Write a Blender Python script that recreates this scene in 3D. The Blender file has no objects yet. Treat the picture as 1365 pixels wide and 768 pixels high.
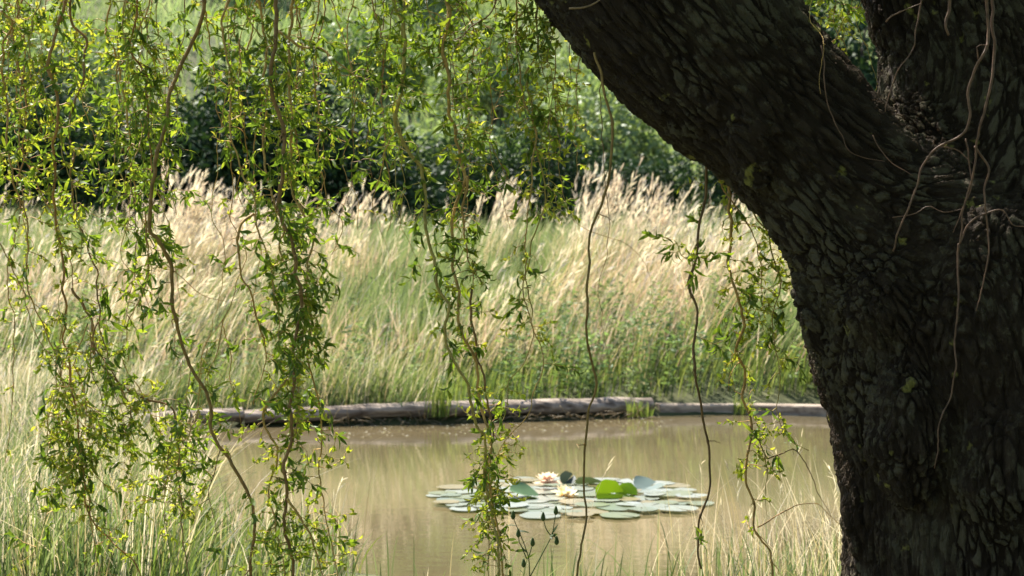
import bpy, math, random
import numpy as np
from mathutils import Vector
R = np.random.default_rng(7)
random.seed(7)
col = bpy.context.scene.collection
F = 2547.0; PITCH = math.atan(74/F); CZ = 1.6
def at(px, py, Y):
    """pixel of the 1365x768 photograph at depth Y (metres along world y) -> point"""
    a = (px-682.5)/F; b = (384-py)/F
    dy = math.cos(PITCH)+b*math.sin(PITCH); dz = -math.sin(PITCH)+b*math.cos(PITCH)
    return np.array([a*Y/dy, Y, CZ+dz*Y/dy])
def px_of(P):
    P = np.atleast_2d(P); Y = P[:,1]; Z = P[:,2]-CZ
    d = Y*math.cos(PITCH)-Z*math.sin(PITCH); u = Y*math.sin(PITCH)+Z*math.cos(PITCH)
    return 682.5+F*P[:,0]/d, 384-F*u/d
def unit(v): return v/np.maximum(np.linalg.norm(v, axis=-1, keepdims=True), 1e-9)
# ---------- value noise
_T = np.random.default_rng(3).random((64,64,64))
def vnoise(x, y, z=0.0):
    x, y, z = np.broadcast_arrays(np.asarray(x,float), np.asarray(y,float), np.asarray(z,float))
    xi, yi, zi = np.floor(x).astype(int), np.floor(y).astype(int), np.floor(z).astype(int)
    f = lambda t: t*t*(3-2*t)
    fx, fy, fz = f(x-xi), f(y-yi), f(z-zi)
    g = lambda a,b,c: _T[(xi+a)&63, (yi+b)&63, (zi+c)&63]
    return ((g(0,0,0)*(1-fx)+g(1,0,0)*fx)*(1-fy)+(g(0,1,0)*(1-fx)+g(1,1,0)*fx)*fy)*(1-fz) + \
           ((g(0,0,1)*(1-fx)+g(1,0,1)*fx)*(1-fy)+(g(0,1,1)*(1-fx)+g(1,1,1)*fx)*fy)*fz
def fbm(x, y, z=0.0, o=3):
    s = 0; a = .5
    for k in range(o): s = s+a*vnoise(x*2**k+k*7.3, y*2**k+k*3.1, z*2**k); a *= .5
    return s/(1-.5**o)
# ---------- objects
def tag(o, label=None, cat=None, group=None, kind=None):
    if label: o['label'] = label
    if cat: o['category'] = cat
    if group: o['group'] = group
    if kind: o['kind'] = kind
    return o
def empty(name, loc=(0,0,0), rz=0, s=1):
    o = bpy.data.objects.new(name, None); col.objects.link(o)
    o.location = loc; o.rotation_euler = (0,0,rz); o.scale = (s,)*3; o.empty_display_size = .2
    return o
def link(name, me, parent=None):
    o = bpy.data.objects.new(name, me); col.objects.link(o)
    if parent is not None: o.parent = parent
    return o
def copy_tree(o, parent=None):
    c = o.copy(); col.objects.link(c)
    if parent is not None: c.parent = parent
    for ch in list(o.children): copy_tree(ch, c)
    return c
class MB:
    def __init__(s): s.v=[]; s.f=[]; s.c=[]; s.n=0; s.tri=[]
    def add(s, V, Q, C=None):
        V = np.asarray(V, float).reshape(-1,3)
        s.v.append(V); s.f.append(np.asarray(Q, int).reshape(-1,4)+s.n)
        if C is None: C = np.ones(3)*.5
        C = np.asarray(C, float)
        if C.ndim == 1: C = np.tile(C, (len(V),1))
        s.c.append(C); s.n += len(V)
    def build(s, name, mat, parent=None, smooth=True):
        V = np.concatenate(s.v); Q = np.concatenate(s.f); C = np.concatenate(s.c)
        me = bpy.data.meshes.new(name)
        me.vertices.add(len(V)); me.vertices.foreach_set('co', V.astype(np.float32).ravel())
        me.loops.add(Q.size); me.loops.foreach_set('vertex_index', Q.astype(np.int32).ravel())
        me.polygons.add(len(Q)); me.polygons.foreach_set('loop_start', np.arange(0, Q.size, 4, dtype=np.int32))
        me.polygons.foreach_set('use_smooth', np.full(len(Q), smooth))
        ca = me.color_attributes.new('Col', 'FLOAT_COLOR', 'POINT')
        ca.data.foreach_set('color', np.c_[C, np.ones(len(C))].astype(np.float32).ravel())
        me.update(); me.validate(); me.materials.append(mat)
        return link(name, me, parent)
def ribbons(mb, P, S, W, C):
    """P (N,K,3) centre lines, S (N,K,3) unit side vectors, W (N,K) half widths, C (N,3)"""
    N, K, _ = P.shape
    A = P-S*W[...,None]; B = P+S*W[...,None]
    V = np.stack([A,B], 2).reshape(-1,3)
    base = (np.arange(N)*K*2)[:,None]; k = np.arange(K-1)[None,:]*2
    a = base+k
    Q = np.stack([a, a+1, a+3, a+2], -1).reshape(-1,4)
    mb.add(V, Q, np.repeat(C, K*2, 0))
def tube(mb, P, r, M=6, C=None, cap=True):
    P = np.asarray(P, float); K = len(P); r = np.broadcast_to(np.asarray(r,float), (K,)).copy()
    T = unit(np.gradient(P, axis=0))
    ref = np.array([0.13,0.97,0.2]); ref /= np.linalg.norm(ref)
    if abs(T.mean(0)@ref) > .8*np.linalg.norm(T.mean(0)): ref = np.array([1.,0.1,0.])
    n = unit(np.cross(T, ref)); b = np.cross(T, n)
    if cap:
        P = np.concatenate([P[:1], P, P[-1:]]); n = np.concatenate([n[:1],n,n[-1:]]); b = np.concatenate([b[:1],b,b[-1:]])
        r = np.concatenate([[1e-5], r, [1e-5]]); K += 2
    an = np.arange(M)*2*math.pi/M
    V = P[:,None]+r[:,None,None]*(n[:,None]*np.cos(an)[None,:,None]+b[:,None]*np.sin(an)[None,:,None])
    i = np.arange(K-1)[:,None]*M; j = np.arange(M)[None,:]; j2 = (j+1)%M
    Q = np.stack([i+j, i+j2, i+M+j2, i+M+j], -1).reshape(-1,4)
    mb.add(V.reshape(-1,3), Q, C)
def catmull(P, n=8):
    P = np.asarray(P, float); E = np.concatenate([[2*P[0]-P[1]], P, [2*P[-1]-P[-2]]])
    out = []
    for i in range(len(P)-1):
        a,b,c,d = E[i:i+4]; m = n[i] if hasattr(n,'__len__') else n
        t = (np.arange(m)/m)[:,None]
        out.append(.5*(2*b+(c-a)*t+(2*a-5*b+4*c-d)*t**2+(3*b-a-3*c+d)*t**3))
    out.append(P[-1:]); return np.concatenate(out)
def resample(P, step):
    P = np.asarray(P); d = np.r_[0, np.cumsum(np.linalg.norm(np.diff(P[:,:3],axis=0),axis=1))]
    n = max(3, int(d[-1]/step)+1); t = np.linspace(0, d[-1], n)
    return np.stack([np.interp(t, d, P[:,k]) for k in range(P.shape[1])], 1)
# ---------- materials
def newmat(name):
    m = bpy.data.materials.new(name); m.use_nodes = True
    nt = m.node_tree; nt.nodes.clear()
    return m, nt, nt.nodes.new('ShaderNodeOutputMaterial')
def N(nt, t, **kw):
    n = nt.nodes.new(t)
    for k, v in kw.items():
        if k.startswith('i_'):
            n.inputs[k[2:].replace('_',' ')].default_value = v
        else: setattr(n, k, v)
    return n
def L(nt, a, b): nt.links.new(a, b)
def ramp(nt, fac, stops, interp='LINEAR'):
    n = nt.nodes.new('ShaderNodeValToRGB'); cr = n.color_ramp; cr.interpolation = interp
    while len(cr.elements) < len(stops): cr.elements.new(.5)
    for e, (p, c) in zip(cr.elements, stops): e.position = p; e.color = (*c, 1) if len(c)==3 else c
    L(nt, fac, n.inputs[0]); return n.outputs[0]
def leafmat(name, rough=.5, trans=.45, tcol=(1.25,1.3,.55), spec=.35):
    m, nt, out = newmat(name)
    a = N(nt, 'ShaderNodeAttribute', attribute_name='Col')
    p = N(nt, 'ShaderNodeBsdfPrincipled'); p.inputs['Roughness'].default_value = rough
    p.inputs['Specular IOR Level'].default_value = spec
    L(nt, a.outputs['Color'], p.inputs['Base Color'])
    mul = N(nt, 'ShaderNodeMix', data_type='RGBA', blend_type='MULTIPLY'); mul.inputs[0].default_value = 1
    L(nt, a.outputs['Color'], mul.inputs[6]); mul.inputs[7].default_value = (*tcol,1)
    t = N(nt, 'ShaderNodeBsdfTranslucent'); L(nt, mul.outputs[2], t.inputs[0])
    x = N(nt, 'ShaderNodeMixShader'); x.inputs[0].default_value = trans
    L(nt, p.outputs[0], x.inputs[1]); L(nt, t.outputs[0], x.inputs[2]); L(nt, x.outputs[0], out.inputs[0])
    return m
M_leaf = leafmat('willow_leaf', .55, .5, (1.45,1.4,.55), .35)
M_shrub = leafmat('shrub_leaf', .5, .3, (1.3,1.35,.6), .3)
M_dark = leafmat('dark_shrub_leaf', .6, .15, (1.2,1.3,.6), .15)
M_grass = leafmat('grass_blade', .6, .45, (1.2,1.15,.85), .25)
M_pad = leafmat('lily_pad_leaf', .3, .08, (1.5,1.6,.5), .9)
M_padlit = leafmat('raised_pad_leaf', .35, .6, (1.5,1.5,.4), .3)
M_petal = leafmat('petal', .5, .35, (1.1,1,.95), .3)
def plain(name, c1, c2, scale=20, rough=.75, bump=.3, sx=(1,1,1), usecol=False, dist=.004):
    m, nt, out = newmat(name)
    tc = N(nt, 'ShaderNodeTexCoord'); mp = N(nt, 'ShaderNodeMapping'); mp.inputs['Scale'].default_value = sx
    L(nt, tc.outputs['Object'], mp.inputs[0])
    n = N(nt, 'ShaderNodeTexNoise'); n.inputs['Scale'].default_value = scale; n.inputs['Detail'].default_value = 8
    L(nt, mp.outputs[0], n.inputs['Vector'])
    c = ramp(nt, n.outputs[0], [(.32,c1),(.68,c2)])
    p = N(nt, 'ShaderNodeBsdfPrincipled'); p.inputs['Roughness'].default_value = rough
    p.inputs['Specular IOR Level'].default_value = .25
    if usecol:
        a = N(nt, 'ShaderNodeAttribute', attribute_name='Col')
        mul = N(nt, 'ShaderNodeMix', data_type='RGBA', blend_type='MULTIPLY'); mul.inputs[0].default_value = 1
        L(nt, a.outputs['Color'], mul.inputs[6]); L(nt, c, mul.inputs[7]); c = mul.outputs[2]
    L(nt, c, p.inputs['Base Color'])
    b = N(nt, 'ShaderNodeBump'); b.inputs['Strength'].default_value = bump; b.inputs['Distance'].default_value = dist
    L(nt, n.outputs[0], b.inputs['Height']); L(nt, b.outputs[0], p.inputs['Normal'])
    L(nt, p.outputs[0], out.inputs[0]); return m
M_twig = plain('willow_twig_bark', (.6,.6,.6), (1.25,1.2,1.1), 60, .6, .5, usecol=True, dist=.002)
M_stem = plain('woody_stem', (.07,.05,.035), (.14,.11,.08), 15)
M_ground = plain('meadow_soil', (.035,.045,.015), (.10,.10,.04), 3, .95, .6, dist=.05)
M_log = plain('weathered_log', (.085,.06,.042), (.44,.355,.28), 6, .9, 1.0, (.5,3.5,3.5), dist=.035)
M_logend = plain('log_end', (.10,.07,.05), (.22,.17,.13), 25, .9, .8)
M_board = plain('weathered_board', (.16,.12,.09), (.42,.34,.26), 10, .85, .6, (.5,3,3), dist=.01)
M_green = plain('green_stem', (.05,.08,.025), (.09,.13,.04), 40)
# water
def water_mat():
    m, nt, out = newmat('pond_water')
    tc = N(nt, 'ShaderNodeTexCoord')
    n0 = N(nt, 'ShaderNodeTexNoise'); n0.inputs['Scale'].default_value = .6; n0.inputs['Detail'].default_value = 5
    L(nt, tc.outputs['Object'], n0.inputs['Vector'])
    c = ramp(nt, n0.outputs[0], [(.3,(.10,.080,.042)),(.7,(.145,.112,.060))])
    p = N(nt, 'ShaderNodeBsdfPrincipled'); L(nt, c, p.inputs['Base Color'])
    p.inputs['Roughness'].default_value = .0; p.inputs['IOR'].default_value = 1.333
    mp = N(nt, 'ShaderNodeMapping'); mp.inputs['Scale'].default_value = (1.1,3.2,1)
    L(nt, tc.outputs['Object'], mp.inputs[0])
    n1 = N(nt, 'ShaderNodeTexNoise'); n1.inputs['Scale'].default_value = 3.2; n1.inputs['Detail'].default_value = 4
    L(nt, mp.outputs[0], n1.inputs['Vector'])
    b = N(nt, 'ShaderNodeBump'); b.inputs['Strength'].default_value = .032; b.inputs['Distance'].default_value = .03
    L(nt, n1.outputs[0], b.inputs['Height']); L(nt, b.outputs[0], p.inputs['Normal'])
    L(nt, p.outputs[0], out.inputs[0]); return m
M_water = water_mat()
# bark with true displacement
def bark_mat():
    m, nt, out = newmat('willow_bark')
    at_ = N(nt, 'ShaderNodeAttribute', attribute_name='bark')
    nz = N(nt, 'ShaderNodeTexNoise'); nz.inputs['Scale'].default_value = 7; nz.inputs['Detail'].default_value = 4
    L(nt, at_.outputs['Vector'], nz.inputs['Vector'])
    wm = N(nt, 'ShaderNodeVectorMath', operation='SCALE'); wm.inputs['Scale'].default_value = .11
    L(nt, nz.outputs['Color'], wm.inputs[0])
    a0 = N(nt, 'ShaderNodeVectorMath', operation='ADD'); L(nt, at_.outputs['Vector'], a0.inputs[0]); L(nt, wm.outputs[0], a0.inputs[1])
    nz2 = N(nt, 'ShaderNodeTexNoise'); nz2.inputs['Scale'].default_value = 38; nz2.inputs['Detail'].default_value = 5; nz2.inputs['Roughness'].default_value = .65
    L(nt, at_.outputs['Vector'], nz2.inputs['Vector'])
    w2 = N(nt, 'ShaderNodeVectorMath', operation='SCALE'); w2.inputs['Scale'].default_value = .022
    L(nt, nz2.outputs['Color'], w2.inputs[0])
    ad = N(nt, 'ShaderNodeVectorMath', operation='ADD'); L(nt, a0.outputs[0], ad.inputs[0]); L(nt, w2.outputs[0], ad.inputs[1])
    def vor(scale, rnd=1):
        v = N(nt, 'ShaderNodeTexVoronoi', feature='DISTANCE_TO_EDGE'); v.inputs['Scale'].default_value = scale
        v.inputs['Randomness'].default_value = rnd
        L(nt, ad.outputs[0], v.inputs['Vector']); return v.outputs['Distance']
    def mr(s, a, b, c=0, d=1):
        n = N(nt, 'ShaderNodeMapRange', interpolation_type='SMOOTHSTEP')
        for k, v in zip((1,2,3,4), (a,b,c,d)): n.inputs[k].default_value = v
        L(nt, s, n.inputs[0]); return n.outputs[0]
    def mth(op, a, b):
        n = N(nt, 'ShaderNodeMath', operation=op)
        for k, v in enumerate((a,b)):
            if isinstance(v, (int,float)): n.inputs[k].default_value = v
            else: L(nt, v, n.inputs[k])
        return n.outputs[0]
    cut = N(nt, 'ShaderNodeTexNoise'); cut.inputs['Scale'].default_value = 11; cut.inputs['Detail'].default_value = 3
    L(nt, at_.outputs['Vector'], cut.inputs['Vector'])
    fade = mr(cut.outputs[0], .38, .62)
    big = mth('MAXIMUM', mr(vor(40), 0, .24), mth('MULTIPLY', fade, .45)); small = mth('MAXIMUM', mr(vor(80), 0, .3), mth('MULTIPLY', mth('SUBTRACT', 1, fade), .6))
    fine = N(nt, 'ShaderNodeTexNoise'); fine.inputs['Scale'].default_value = 70; fine.inputs['Detail'].default_value = 8
    fine.inputs['Roughness'].default_value = .65
    L(nt, ad.outputs[0], fine.inputs['Vector'])
    lump = N(nt, 'ShaderNodeTexNoise'); lump.inputs['Scale'].default_value = 9; lump.inputs['Detail'].default_value = 5
    L(nt, ad.outputs[0], lump.inputs['Vector'])
    h = mth('ADD', mth('MULTIPLY', big, .34), mth('MULTIPLY', mth('MULTIPLY', small, big), .35))
    h = mth('ADD', h, mth('MULTIPLY', fine.outputs[0], .75))
    h = mth('ADD', h, mth('MULTIPLY', lump.outputs[0], .7))
    mpz = N(nt, 'ShaderNodeMapping'); mpz.inputs['Scale'].default_value = (1,1,.45); L(nt, ad.outputs[0], mpz.inputs[0])
    fu = N(nt, 'ShaderNodeTexNoise'); fu.inputs['Scale'].default_value = 19; fu.inputs['Detail'].default_value = 3; L(nt, mpz.outputs[0], fu.inputs['Vector'])
    furrow = mr(mth('ABSOLUTE', mth('SUBTRACT', fu.outputs[0], .5), 0), 0, .09)
    h = mth('ADD', h, mth('MULTIPLY', furrow, .55))
    d = N(nt, 'ShaderNodeDisplacement'); d.inputs['Scale'].default_value = .020; d.inputs['Midlevel'].default_value = 1.3
    L(nt, h, d.inputs['Height']); L(nt, d.outputs[0], out.inputs['Displacement'])
    # colour: brown furrows, grey brown plates, crusts of grey green lichen, ochre spots
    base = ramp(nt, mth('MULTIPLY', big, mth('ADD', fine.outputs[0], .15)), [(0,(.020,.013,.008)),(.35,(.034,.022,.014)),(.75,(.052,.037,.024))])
    obj = N(nt, 'ShaderNodeTexCoord')
    ln = N(nt, 'ShaderNodeTexNoise'); ln.inputs['Scale'].default_value = 24; ln.inputs['Detail'].default_value = 7; ln.inputs['Roughness'].default_value = .7
    L(nt, obj.outputs['Object'], ln.inputs['Vector'])
    lr = N(nt, 'ShaderNodeTexNoise'); lr.inputs['Scale'].default_value = 2.6; lr.inputs['Detail'].default_value = 2
    L(nt, obj.outputs['Object'], lr.inputs['Vector'])
    lic = mth('MULTIPLY', mr(mth('ADD', mth('MULTIPLY', ln.outputs[0], .7), mth('MULTIPLY', lr.outputs[0], .55)), .60, .70), mr(big, .2, .8))
    mx = N(nt, 'ShaderNodeMix', data_type='RGBA'); L(nt, lic, mx.inputs[0]); L(nt, base, mx.inputs[6]); mx.inputs[7].default_value = (.10,.085,.055,1)
    on = N(nt, 'ShaderNodeTexNoise'); on.inputs['Scale'].default_value = 13; on.inputs['Detail'].default_value = 5
    mp = N(nt, 'ShaderNodeMapping'); mp.inputs['Location'].default_value = (5,3,9)
    L(nt, obj.outputs['Object'], mp.inputs[0]); L(nt, mp.outputs[0], on.inputs['Vector'])
    och = mth('MULTIPLY', mr(on.outputs[0], .66, .72), .8)
    m2 = N(nt, 'ShaderNodeMix', data_type='RGBA'); L(nt, och, m2.inputs[0]); L(nt, mx.outputs[2], m2.inputs[6]); m2.inputs[7].default_value = (.30,.27,.07,1)
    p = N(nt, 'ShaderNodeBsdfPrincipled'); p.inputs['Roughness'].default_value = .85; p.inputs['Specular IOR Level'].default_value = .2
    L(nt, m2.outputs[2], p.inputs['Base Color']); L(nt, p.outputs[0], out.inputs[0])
    m.displacement_method = 'BOTH'
    return m
M_bark = bark_mat()
# ================= terrain and pond
SHORE = np.array([(-3.5,15.8),(-2.4,15.75),(-1.6,15.8),(-0.5,16.0),(1.2,16.6),(2.9,16.8),(5,16.6),(7,15.5),(8,13),(7.2,10),(5,8.8),(2,8.3),(.5,8.25),(-.6,8.6),(-1.42,9.6),(-1.95,11),(-2.5,13),(-3.4,15)])
SH = catmull(np.concatenate([SHORE, SHORE[:1]]), 6)[:-1]
def sdf(x, y):
    x = np.asarray(x, float).ravel(); y = np.asarray(y, float).ravel()
    D = np.full(len(x), 1e9); ins = np.zeros(len(x), bool)
    for a, b in zip(SH, np.roll(SH, -1, 0)):
        ex, ey = b-a; t = np.clip(((x-a[0])*ex+(y-a[1])*ey)/(ex*ex+ey*ey), 0, 1)
        D = np.minimum(D, np.hypot(x-a[0]-t*ex, y-a[1]-t*ey))
        c = (a[1] > y) != (b[1] > y)
        with np.errstate(divide='ignore', invalid='ignore'):
            ins ^= c & (x < a[0]+(y-a[1])*ex/(ey if ey else 1e-9))
    return np.where(ins, -D, D)
YS = [-1e3,16.8,18,20,22,25,30,36,45,60,80,110,200,1e4]; ZS = [0,0,.26,.58,.82,1.02,1.25,2.1,4.4,8.6,14,18,20,20]
def height(x, y):
    sh = np.shape(x); x = np.asarray(x,float).ravel(); y = np.asarray(y,float).ravel()
    d = sdf(x, y)
    z = np.where(d > 0, .13*(1-np.exp(-np.abs(d)/.15)), -.6*(1-np.exp(-np.abs(d)/.5)))
    z = z+np.interp(y, YS, ZS)*np.clip(d/.6, 0, 1)
    z = z+(fbm(x*.5, y*.5)-.5)*.12*np.clip(d, 0, 1)+(fbm(x*.08+5, y*.08)-.5)*np.clip((y-26)/30, 0, 1)*3.5
    z = z+np.clip((-x-4)/8, 0, 1)*np.clip((y-6)/10,0,1)*.3
    return z.reshape(sh)
def axis(lo, hi, fine_lo, fine_hi, fs, growth=1.18):
    a = list(np.arange(fine_lo, fine_hi, fs)); s = fs; v = a[-1]
    while v < hi: s *= growth; v += s; a.append(v)
    s = fs; v = a[0]
    while v > lo: s *= growth; v -= s; a.insert(0, v)
    return np.array(a)
gx = axis(-400, 400, -9, 9, .15); gy = axis(-80, 900, 6, 30, .15, 1.12)
GX, GY = np.meshgrid(gx, gy); GZ = height(GX, GY)
mb = MB(); nx = len(gx); ny = len(gy)
i, j = np.meshgrid(np.arange(nx-1), np.arange(ny-1)); a = (j*nx+i).ravel()
mb.add(np.stack([GX,GY,GZ],-1).reshape(-1,3), np.stack([a,a+1,a+nx+1,a+nx],-1))
tag(mb.build('ground', M_ground), kind='structure')
mb = MB(); wx = np.linspace(-6, 10, 33); wy = np.linspace(7, 18.2, 25); WX, WY = np.meshgrid(wx, wy)
i, j = np.meshgrid(np.arange(32), np.arange(24)); a = (j*33+i).ravel()
mb.add(np.stack([WX,WY,WX*0],-1).reshape(-1,3), np.stack([a,a+1,a+34,a+33],-1))
tag(mb.build('water', M_water), kind='structure')
# ================= grasses
PAL = dict(green=[(.085,.13,.04),(.11,.165,.055),(.145,.19,.075),(.065,.11,.045)],
           soft=[(.15,.21,.085),(.19,.25,.11),(.22,.26,.13)],
           lime=[(.20,.26,.055),(.16,.23,.05),(.24,.28,.08)],
           straw=[(.45,.38,.23),(.53,.45,.30),(.38,.31,.18),(.57,.50,.37)],
           pink=[(.55,.41,.33),(.62,.48,.40),(.50,.34,.26)],
           cream=[(.68,.60,.50),(.73,.66,.57),(.60,.50,.43)])
def pick(kind, n):
    P = np.array(PAL[kind]); c = P[R.integers(0, len(P), n)]
    return c*R.uniform(.8, 1.2, (n,1))
def blades(mb, root, h, w, C, lean=(0,0), spread=.3, bend=.5, K=5, curlup=0):
    n = len(root)
    a = R.uniform(0, 2*math.pi, n)
    dv = np.stack([np.cos(a), np.sin(a)], 1)*np.abs(R.normal(0, spread, n))[:,None]+np.asarray(lean)[None]
    dv[:,0] += (fbm(root[:,0]*.9+9, root[:,1]*.7)-.5)*.9*min(1,h.mean()/.6); dv[:,1] += (fbm(root[:,0]*.8, root[:,1]*.8+20)-.5)*.5
    h = h*(.5+1.0*fbm(root[:,0]*1.6+2, root[:,1]*1.6))
    t = np.linspace(0, 1, K)[None,:,None]
    d3 = np.concatenate([dv, np.zeros((n,1))], 1)[:,None]
    up = np.array([0,0,1.])[None,None]
    bd = (bend*R.uniform(.4,1.6,n))[:,None,None]
    P = root[:,None]+h[:,None,None]*(up*(t-.28*bd*t**2.5)+d3*(.35*t+bd*t**2))
    # side vector: horizontal with random turn
    b = R.uniform(0, math.pi, n); S = np.stack([np.cos(b), np.sin(b)*.6, np.zeros(n)], 1)
    S = np.repeat(unit(S)[:,None], K, 1)
    prof = np.array([.8,1,.85,.55,.08]) if K == 5 else np.interp(np.linspace(0,1,K),[0,.25,.6,1],[.8,1,.8,.08])
    ribbons(mb, P, S, w[:,None]*prof[None], C)
    return P
def plumes(mb, P, Ls, w, C, nb=7):
    """feathery seed heads on the ends of stalks P (n,K,3)"""
    n = len(P); tip = P[:,-1]; d = unit(P[:,-1]-P[:,-2])
    for q in range(nb):
        f = R.uniform(-.75, .25, n); o = tip+d*(Ls*f)[:,None]
        dd = unit(d+R.normal(0, .22, (n,3))); ln = Ls*R.uniform(.3,.6,n)*(1-.5*np.abs(f+.3))
        t = np.linspace(0,1,3)[None,:,None]
        Q = o[:,None]+dd[:,None]*ln[:,None,None]*t
        Q[:,:,2] -= (ln[:,None]*t[:,:,0]**2)*.12
        S = unit(np.cross(dd, R.normal(0,1,(n,3))))
        ribbons(mb, Q, np.repeat(S[:,None],3,1), w*np.array([.5,1,.15])[None]*np.ones((n,1)), C)
def roots_in(n, x0, x1, y0, y1, dmin=.05, clump=.5, cs=.12):
    nc = max(1, int(n/12)); cx = R.uniform(x0, x1, nc); cy = R.uniform(y0, y1, nc)
    k = R.integers(0, nc, n); fr = R.random(n) < clump
    x = np.where(fr, cx[k]+R.normal(0, cs, n), R.uniform(x0, x1, n))
    y = np.where(fr, cy[k]+R.normal(0, cs, n), R.uniform(y0, y1, n))
    ok = sdf(x, y) > dmin; x, y = x[ok], y[ok]
    return np.stack([x, y, height(x, y)-.01], 1)
WIND = (.24, -.05)
# frustum-wide far bank
mb = MB()
def far(n, kind, y0, y1, h0, h1, w, lean=WIND, spread=.25, bend=.45, sel=None, xs=1.0, dmin=.25):
    r = roots_in(n, -9.5*xs, 8.5*xs, y0, y1, dmin)
    if sel is not None:
        k = sel(r[:,0], r[:,1]); r = r[R.random(len(r)) < k]
    m = len(r)
    pq = 682.5+F*r[:,0]/r[:,1]; hs = .86+.12*np.clip((pq-640)/120,0,1)+.12*np.exp(-((pq-240)/60)**2)
    return blades(mb, r, R.uniform(h0, h1, m)*hs, w*R.uniform(.7,1.3,m), pick(kind, m), lean, spread, bend)
def patch(x, y):
    px = 682.5+F*x/y
    g = .18+1.5*np.exp(-((px-545)/115)**2)*np.clip((y-18.8)/1,0,1)+1.2*np.exp(-((px-60)/130)**2)*np.clip((y-20)/1,0,1)+.55*np.exp(-((px-1000)/90)**2)
    return np.clip(g+(fbm(x*.7+3, y*.8+1)-.5)*3.2, 0, 1)
yel = lambda x,y: 1-patch(x,y)
low = lambda x,y: np.clip(1-(y-17.2-.8*(x>.3))/1.6,.08,1)
far(30000, 'green', 16.2, 27, .15, .42, .005, sel=lambda x,y: .3+.7*low(x,y))
far(12000, 'lime', 16.4, 19.5, .2, .5, .0045)
far(64000, 'soft', 17.6, 27, .45, .88, .0048, sel=lambda x,y: .22+.78*patch(x,y))
far(15000, 'lime', 17.0, 25, .3, .7, .0045, sel=lambda x,y: .35+.4*patch(x,y))
far(15000, 'straw', 17.0, 25, .4, .95, .004, lean=(.34,-.05), spread=.45, bend=.65, sel=lambda x,y: (.03+.9*yel(x,y)**1.5)*np.where((x>.3)&(y<19),.25,1))
far(9000, 'pink', 17.4, 23, .5, 1.0, .004, lean=(.34,-.05), spread=.42, bend=.55, sel=lambda x,y: .02+.98*yel(x,y)**1.5)
far(5000, 'cream', 17.3, 25, .5, 1.0, .004, lean=(.36,-.05), spread=.42, sel=lambda x,y: .1+.9*yel(x,y))
P = far(3300, 'pink', 18.2, 25, .7, 1.15, .0028, lean=(.36,-.05), spread=.25, bend=.4, sel=lambda x,y: .05+.95*yel(x,y)**1.5)
plumes(mb, P, R.uniform(.18,.36,len(P)), .0055, pick('cream', len(P)))
tag(mb.build('tall_grass', M_grass), kind='stuff')
# named clumps of feathery grass on the far bank
def feather_clump(px, Y, n, h, label, lean=(.3,-.03), kind='cream'):
    x = (px-682.5)/F*Y; z = float(height(np.array([x]), np.array([Y]))[0])
    mb = MB(); r = np.stack([R.normal(0,.13,n), R.normal(0,.1,n), np.zeros(n)], 1)
    P = blades(mb, r, h*R.uniform(.75,1.08,n), np.full(n,.0035), pick(kind,n), lean, .2, .3)
    m = MB(); plumes(m, P, R.uniform(.2,.34,n), .007, pick('cream', n), 8)
    r2 = np.stack([R.normal(0,.16,n*3), R.normal(0,.12,n*3), np.zeros(n*3)], 1)
    blades(mb, r2, h*R.uniform(.4,.75,n*3), np.full(n*3,.0045), pick('straw',n*3), lean, .35, .6)
    e = empty('feather_grass', (x,Y,z)); tag(e, label, 'grass clump', 'feathery grass clumps on the far bank')
    mb.build('stalks', M_grass, e); m.build('seed_head', M_grass, e)
feather_clump(225, 21.0, 90, 1.45, 'tall pale feathery grass clump leaning right, leftmost and highest against the dark bush')
feather_clump(290, 20.5, 60, 1.15, 'second feathery grass clump from left, pink straw plumes below the tallest one', kind='pink')
feather_clump(462, 21.5, 36, 1.2, 'sparse seed heads above green grass between the dense hanging twigs', (.2,-.03))
feather_clump(655, 22.5, 45, 1.2, 'small feathery grass clump beside the twig strands in the middle', (.22,0))
feather_clump(770, 21.5, 55, 1.45, 'tall pale feathery grass clump behind the single long bare twig', (.2,0))
feather_clump(850, 21.0, 45, 1.35, 'pale feathery grass clump right below the leaning tree limb', (.18,0))
# leafy weeds along the far water edge
def leaf_batch(mb, o, d, ln, wd, C, curl=1.0, twist=.6, K=5, prof=None):
    n = len(o); P = [o]; D = unit(d); ax = unit(R.normal(0,1,(n,3))); ax = unit(ax-D*(ax*D).sum(1)[:,None])
    S = [np.cross(D, ax)]; st = (ln/(K-1))[:,None]
    cu = (curl*R.uniform(.3,1.3,n)/(K-1))[:,None]; tw = (twist*R.normal(0,1,n)/(K-1))[:,None]
    for k in range(K-1):
        P.append(P[-1]+D*st); D = unit(D+ax*cu); ax = unit(ax-D*(ax*D).sum(1)[:,None])
        s = np.cross(D, ax); s2 = unit(s+ax*tw*(k+1)); S.append(s2)
    if prof is None: prof = np.interp(np.linspace(0,1,K), [0,.3,.6,1], [.15,1,.8,.03])
    ribbons(mb, np.stack(P,1), np.stack(S,1), (wd[:,None]*prof[None]), C)
mb = MB(); r = roots_in(1500, -6, 6.5, 16.2, 19.0, .25, .6, .12)
keep = R.random(len(r)) < np.where((r[:,0] > .2)&(r[:,0] < 4), 1, .3)*np.clip(.2+1.6*fbm(r[:,0]*1.1, r[:,1]),0,1); r = r[keep]
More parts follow.
